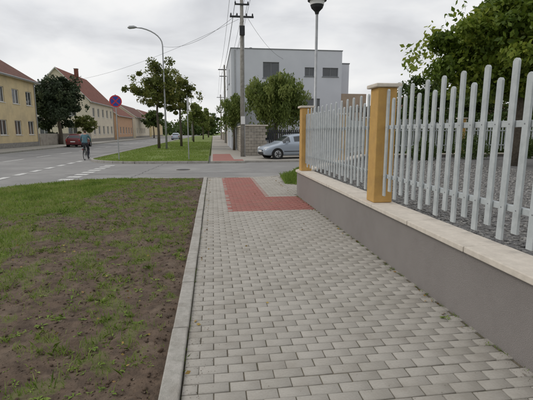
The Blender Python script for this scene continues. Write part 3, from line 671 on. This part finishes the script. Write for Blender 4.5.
e=empty('sign_post',(-1.4,24.0,0),1.45); w=MB(); w.tube([(0,.03,-.1),(0,.03,3.65)],.03,'metal',8); w.build('post',e)
w=MB(); w.box((-.25,-.02,2.85),(.25,0,3.5),'metal'); w.box((-.24,-.024,2.86),(.24,-.0201,3.49),'signw'); w.build('plate',e)

# ------------------------------------------------------------------ cars
def car(name,loc,rotz,paint):
    e=empty(name,loc,rotz)
    st=[(0.00,.56,.52,.56,.40,.30,.52),(.05,.66,.60,.70,.52,.24,.66),(.25,.78,.71,.80,.62,.20,.78),(.7,.90,.82,.85,.68,.19,.83),(1.0,.98,.90,.87,.70,.19,.85),
     (1.06,1.01,.91,.87,.69,.19,.85),(1.72,1.42,.95,.88,.60,.19,.86),(1.80,1.45,.96,.88,.60,.19,.86),(2.42,1.52,.97,.88,.60,.19,.86),(2.50,1.52,.975,.88,.60,.19,.86),
     (3.10,1.49,.99,.88,.59,.19,.86),(3.20,1.48,.995,.88,.59,.19,.86),(3.55,1.41,1.0,.87,.58,.2,.85),(3.65,1.37,1.0,.86,.58,.2,.84),(3.95,1.02,.95,.82,.64,.22,.80),(4.05,.92,.84,.79,.62,.25,.76),(4.10,.6,.56,.74,.58,.3,.70)]
    w=MB(); mp=w.mi(paint);mg=w.mi('glass');mt=w.mi('tyre')
    for (x,zt,zb,wb,wt,z0,w0) in st:
        half=[(0,z0),(w0*.9,z0),(w0,z0+.09),(wb+.01,(z0+zb)/2+.04),(wb,zb-.03),(wb-.025,zb+.01),(wt+.05,zt-.05),(wt-.02,zt-.005),(0,zt+.02)]
        for (a,b) in half: w.v.append((x,-a,b))
        for (a,b) in half[-2:0:-1]: w.v.append((x,a,b))
    n=16
    for i in range(len(st)-1):
        xm=(st[i][0]+st[i+1][0])/2
        for j in range(n):
            a=i*n+j;b=i*n+(j+1)%n; w.f.append((a,a+n,b+n,b))
            k=mp; side=j in(5,10); top=j in (6,7,8,9)
            if side and ((1.06<xm<2.42 and not 1.72<xm<1.80) or 2.5<xm<3.1 or 3.2<xm<3.55): k=mg
            if top and (1.06<xm<1.72 or 3.65<xm<3.95): k=mg
            if j in (0,15): k=mt
            w.m.append(k)
    w.f.append(tuple(range(n))); w.m.append(mp); w.f.append(tuple((len(st)-1)*n+j for j in reversed(range(n)))); w.m.append(mp)
    w.build('body',e,smooth=True,subsurf=1)
    w=MB()
    for x in (.78,3.32):
        for s_ in (-1,1):
            w.tube([(x,s_*.80,.315),(x,s_*.885,.315)],.365,'tyre',28)
            w.tube([(x,s_*.70,.31),(x,s_*.90,.31)],.31,'tyre',28); w.tube([(x,s_*.90,.31),(x,s_*.915,.31)],[.215,.19],'rim',20)
            for q in range(5):
                a=q*2*math.pi/5; w.tube([(x,s_*.917,.31),(x+.18*math.cos(a),s_*.917,.31+.18*math.sin(a))],.022,'dark',5)
    w.build('wheels',e)
    w=MB()
    for s_ in (-1,1):
        w.tube([(.04,s_*.50,.60),(.14,s_*.60,.65),(.32,s_*.72,.69)],[.05,.085,.05],'lamp_w',10)
        w.tube([(3.98,s_*.70,.88),(4.05,s_*.70,.80),(4.09,s_*.68,.66)],[.06,.08,.05],'lamp_r',8)
        w.box((1.3,s_*.87-.02+s_*.02,.95),(1.45,s_*.87+.02+s_*.14,1.07),paint)
    w.box((-.012,-.42,.30),(.06,.42,.42),'dark'); w.box((-.005,-.35,.5),(.06,.35,.56),'dark')
    w.box((-.03,-.26,.43),(-.014,.26,.54),'signw'); w.box((4.09,-.26,.58),(4.12,.26,.69),'signw')
    for s_ in (-1,1): w.box((1.2,s_*.885-.008,.45),(3.0,s_*.885+.008,.49),'dark'); w.box((2.2,s_*.885-.01,.8),(2.36,s_*.885+.01,.83),'dark')
    w.build('fittings',e,bevel=.008)
    return e
car('parked_car',(2.85,24.6,-.02),math.radians(14),'carsil')
car('parked_car',(-15.6,52.5,-.12),math.radians(-92),'carred')
car('parked_car',(-8.2,95,-.12),math.radians(-90),'carsil')

# ------------------------------------------------------------------ cyclist
ce=empty('cyclist',(-7.95,26.8,RZ),math.radians(4))
w=MB()
for y in (-.52,.53):
    w.torus((0,y,.34),.325,.02,(1,0,0),'tyre'); w.torus((0,y,.34),.30,.011,(1,0,0),'rim')
    for i in range(14):
        a=2*math.pi*i/14; w.tube([(0,y,.34),(0,y+.3*math.cos(a),.34+.3*math.sin(a))],.002,'rim',4)
    w.tube([(-.05,y,.34),(.05,y,.34)],.022,'rim',8)
for a,b,r_ in [((0,-.12,.29),(0,-.24,.84),.017),((0,-.12,.29),(0,.38,.82),.02),((0,-.22,.78),(0,.37,.88),.017),((0,.40,.74),(0,.34,1.0),.018)]: w.tube([a,b],r_,'dark',8)
for s_ in (-.05,.05): 
    w.tube([(s_,-.12,.29),(s_,-.52,.34)],.01,'dark',6); w.tube([(s_,-.24,.78),(s_,-.52,.34)],.009,'dark',6); w.tube([(s_,.40,.76),(s_,.53,.34)],.012,'dark',6)
w.tube([(-.29,.22,1.08),(-.2,.3,1.08),(0,.36,1.04),(.2,.3,1.08),(.29,.22,1.08)],.013,'dark',8)
w.tube([(0,-.24,.84),(0,-.25,.92)],.014,'metal',8)
w.tube([(0,-.38,.94),(0,-.3,.95),(0,-.12,.94)],[.05,.09,.03],'dark',10)
w.torus((.055,-.12,.29),.09,.006,(1,0,0),'metal',20,5)
w.tube([(.08,-.12,.29),(.09,-.10,.13)],.011,'metal',6); w.tube([(-.08,-.12,.29),(-.09,-.14,.45)],.011,'metal',6)
w.box((.07,-.15,.105),(.17,-.05,.125),'dark'); w.box((-.17,-.19,.44),(-.07,-.09,.46),'dark')
for y in(-.52,.53): w.tube([(0,y+.36*math.cos(t),.34+.36*math.sin(t)) for t in np.linspace(.5,2.4,8)],.018,'dark',6)
w.box((-.06,-.85,.70),(.06,-.45,.72),'dark'); w.tube([(0,-.88,.66),(0,-.9,.66)],.035,'lamp_r',10)
w.build('bicycle',ce,smooth=False)
SV=[];SE=[];SR=[]
def sv(p,r_,par=None):
    SV.append(p);SR.append(r_ if isinstance(r_,tuple) else (r_,r_)); i=len(SV)-1
    if par is not None: SE.append((par,i))
    return i
pel=sv((0,-.27,1.02),(.165,.13)); wst=sv((0,-.22,1.17),(.15,.115),pel); ch=sv((0,-.12,1.38),(.19,.13),wst); sh=sv((0,-.06,1.50),(.15,.10),ch)
nk=sv((0,-.02,1.60),.058,sh); hd0=sv((0,.015,1.68),(.078,.085),nk); hd1=sv((0,.025,1.77),(.082,.10),hd0); hd2=sv((0,.015,1.85),(.06,.07),hd1)
for s_,knee,ank,toe in ((1,(.13,.13,.66),(.12,-.10,.21),(.13,.07,.15)),(-1,(-.13,.16,.90),(-.12,-.10,.53),(-.13,.08,.48))):
    hp=sv((s_*.10,-.25,.97),.105,pel); a=sv(((s_*.10+knee[0])/2,(-.25+knee[1])/2,(.97+knee[2])/2),.09,hp); k_=sv(knee,.062,a)
    c_=sv(tuple(knee[i]*.6+ank[i]*.4 for i in range(3)),.058,k_); an=sv(ank,.042,c_); hl=sv((ank[0],ank[1]+.02,ank[2]-.05),.04,an); sv(toe,(.04,.028),hl)
    sd=sv((s_*.185,-.05,1.49),.068,sh); el=sv((s_*.30,.02,1.27),.045,sd); wr=sv((s_*.265,.17,1.12),.030,el); pm=sv((s_*.262,.215,1.105),(.034,.02),wr)
    for q in range(4):
        fx=s_*(.235+q*.018); f1=sv((fx,.245,1.105),.0095,pm); f2=sv((fx,.262,1.088-.002*q),.009,f1); sv((fx,.246,1.066),.008,f2)
    t1=sv((s_*.228,.205,1.09),.0105,wr); sv((s_*.222,.23,1.068),.009,t1)
me=bpy.data.meshes.new('rider'); me.from_pydata(SV,SE,[]); ob=bpy.data.objects.new('rider_tmp',me); COL.objects.link(ob)
sk=ob.modifiers.new('skin','SKIN'); sk.use_smooth_shade=True
lay=me.skin_vertices[0]
for i,r_ in enumerate(SR): lay.data[i].radius=r_; lay.data[i].use_root=(i==0)
ss=ob.modifiers.new('s','SUBSURF'); ss.levels=2; ss.render_levels=2
bpy.context.view_layer.update()
dg=bpy.context.evaluated_depsgraph_get(); nm=bpy.data.meshes.new_from_object(ob.evaluated_get(dg)); nm.name='rider'
bpy.data.objects.remove(ob)
nm.materials.clear()
for k in ('teal','trouser','skin','hair','shoe'): nm.materials.append(M[k])
for p_ in nm.polygons:
    c=p_.center; p_.use_smooth=True
    if c.z>1.58: p_.material_index=3 if (c.z>1.79 or c.y<0.0 and c.z>1.66) else 2
    elif c.y>.165 and c.z>1.0: p_.material_index=2
    elif c.z>1.06: p_.material_index=0
    else:
        foot=(c.x>0 and c.z<.20) or (c.x<0 and c.z<.52)
        p_.material_index=4 if foot else 1
ro=bpy.data.objects.new('rider',nm); COL.objects.link(ro); ro.parent=ce
w=MB()
w.tube([(0,.115,1.765),(0,.135,1.745),(0,.115,1.735)],[.008,.014,.008],'skin',8)
for s_ in(-1,1):
    w.tube([(s_*.082,.01,1.78),(s_*.09,.005,1.755),(s_*.083,.01,1.735)],[.008,.016,.008],'skin',8)
    w.tube([(s_*.032,.108,1.79),(s_*.032,.116,1.79)],[.012,.008],'hair',8)
w.tube([(-.025,.112,1.705),(.025,.112,1.705)],.006,'lamp_r',6); w.build('face_features',ce,smooth=True)

# ------------------------------------------------------------------ sky, sun, camera
W=bpy.data.worlds.new('World'); S.world=W; W.use_nodes=True; N=W.node_tree.nodes; L=W.node_tree.links
bg=N['Background']; out=N['World Output']; bg.inputs['Strength'].default_value=.08
SUN_EL,SUN_AZ=math.radians(42),math.radians(-75)
sky=N.new('ShaderNodeTexSky'); sky.sky_type='NISHITA'; sky.sun_disc=False; sky.sun_elevation=SUN_EL; sky.sun_rotation=SUN_AZ
L.new(sky.outputs[0],bg.inputs['Color'])
tc=N.new('ShaderNodeTexCoord'); sp=N.new('ShaderNodeSeparateXYZ'); L.new(tc.outputs['Generated'],sp.inputs[0])
mz=N.new('ShaderNodeMath'); mz.operation='MAXIMUM'; L.new(sp.outputs['Z'],mz.inputs[0]); mz.inputs[1].default_value=0
az=N.new('ShaderNodeMath'); az.operation='ADD'; L.new(mz.outputs[0],az.inputs[0]); az.inputs[1].default_value=.22
dv=N.new('ShaderNodeVectorMath'); dv.operation='DIVIDE'; L.new(tc.outputs['Generated'],dv.inputs[0])
cb=N.new('ShaderNodeCombineXYZ'); [L.new(az.outputs[0],cb.inputs[i]) for i in range(3)]; L.new(cb.outputs[0],dv.inputs[1])
nz=N.new('ShaderNodeTexNoise'); nz.inputs['Scale'].default_value=1.25; nz.inputs['Detail'].default_value=8; nz.inputs['Roughness'].default_value=.5; nz.inputs['Distortion'].default_value=.35
mp=N.new('ShaderNodeMapping'); mp.inputs['Location'].default_value=(2.7,1.2,.4); mp.inputs['Scale'].default_value=(.9,1.0,.5); L.new(dv.outputs[0],mp.inputs[0]); L.new(mp.outputs[0],nz.inputs['Vector'])
cr=N.new('ShaderNodeValToRGB'); E=cr.color_ramp.elements; E[0].position=.36; E[0].color=(.54,.55,.58,1); E[1].position=.60; E[1].color=(.95,.945,.935,1)
x_=E.new(.48); x_.color=(.76,.77,.79,1)
L.new(nz.outputs['Fac'],cr.inputs['Fac'])
mr=N.new('ShaderNodeMapRange'); mr.inputs['From Min'].default_value=0; mr.inputs['From Max'].default_value=.32; mr.inputs['To Min'].default_value=.8; mr.inputs['To Max'].default_value=0; L.new(sp.outputs['Z'],mr.inputs['Value'])
mx=N.new('ShaderNodeMix'); mx.data_type='RGBA'; L.new(mr.outputs[0],mx.inputs['Factor']); L.new(cr.outputs[0],mx.inputs['A']); mx.inputs['B'].default_value=(.90,.895,.89,1)
b2=N.new('ShaderNodeBackground'); b2.inputs['Strength'].default_value=1.03; L.new(mx.outputs['Result'],b2.inputs['Color'])
ms=N.new('ShaderNodeMixShader'); ms.inputs[0].default_value=.93; L.new(bg.outputs[0],ms.inputs[1]); L.new(b2.outputs[0],ms.inputs[2]); L.new(ms.outputs[0],out.inputs[0])
sl=bpy.data.lights.new('sun','SUN'); sl.energy=1.1; sl.angle=math.radians(25); sl.color=(1,.95,.88)
so=bpy.data.objects.new('sun',sl); COL.objects.link(so)
dirv=Vector((math.sin(SUN_AZ)*math.cos(SUN_EL),math.cos(SUN_AZ)*math.cos(SUN_EL),math.sin(SUN_EL)))
so.rotation_euler=(dirv).to_track_quat('Z','Y').to_euler()
cd=bpy.data.cameras.new('camera'); cam=bpy.data.objects.new('camera',cd); COL.objects.link(cam)
cam.location=(0,0,1.6); cam.rotation_euler=(math.radians(90-9.58),0,math.radians(-7.46))
cd.sensor_width=36; cd.lens=27.2; cd.clip_end=3000; cd.clip_start=.05
S.camera=cam
S.view_settings.view_transform='Standard'; S.view_settings.look='None'; S.view_settings.exposure=0
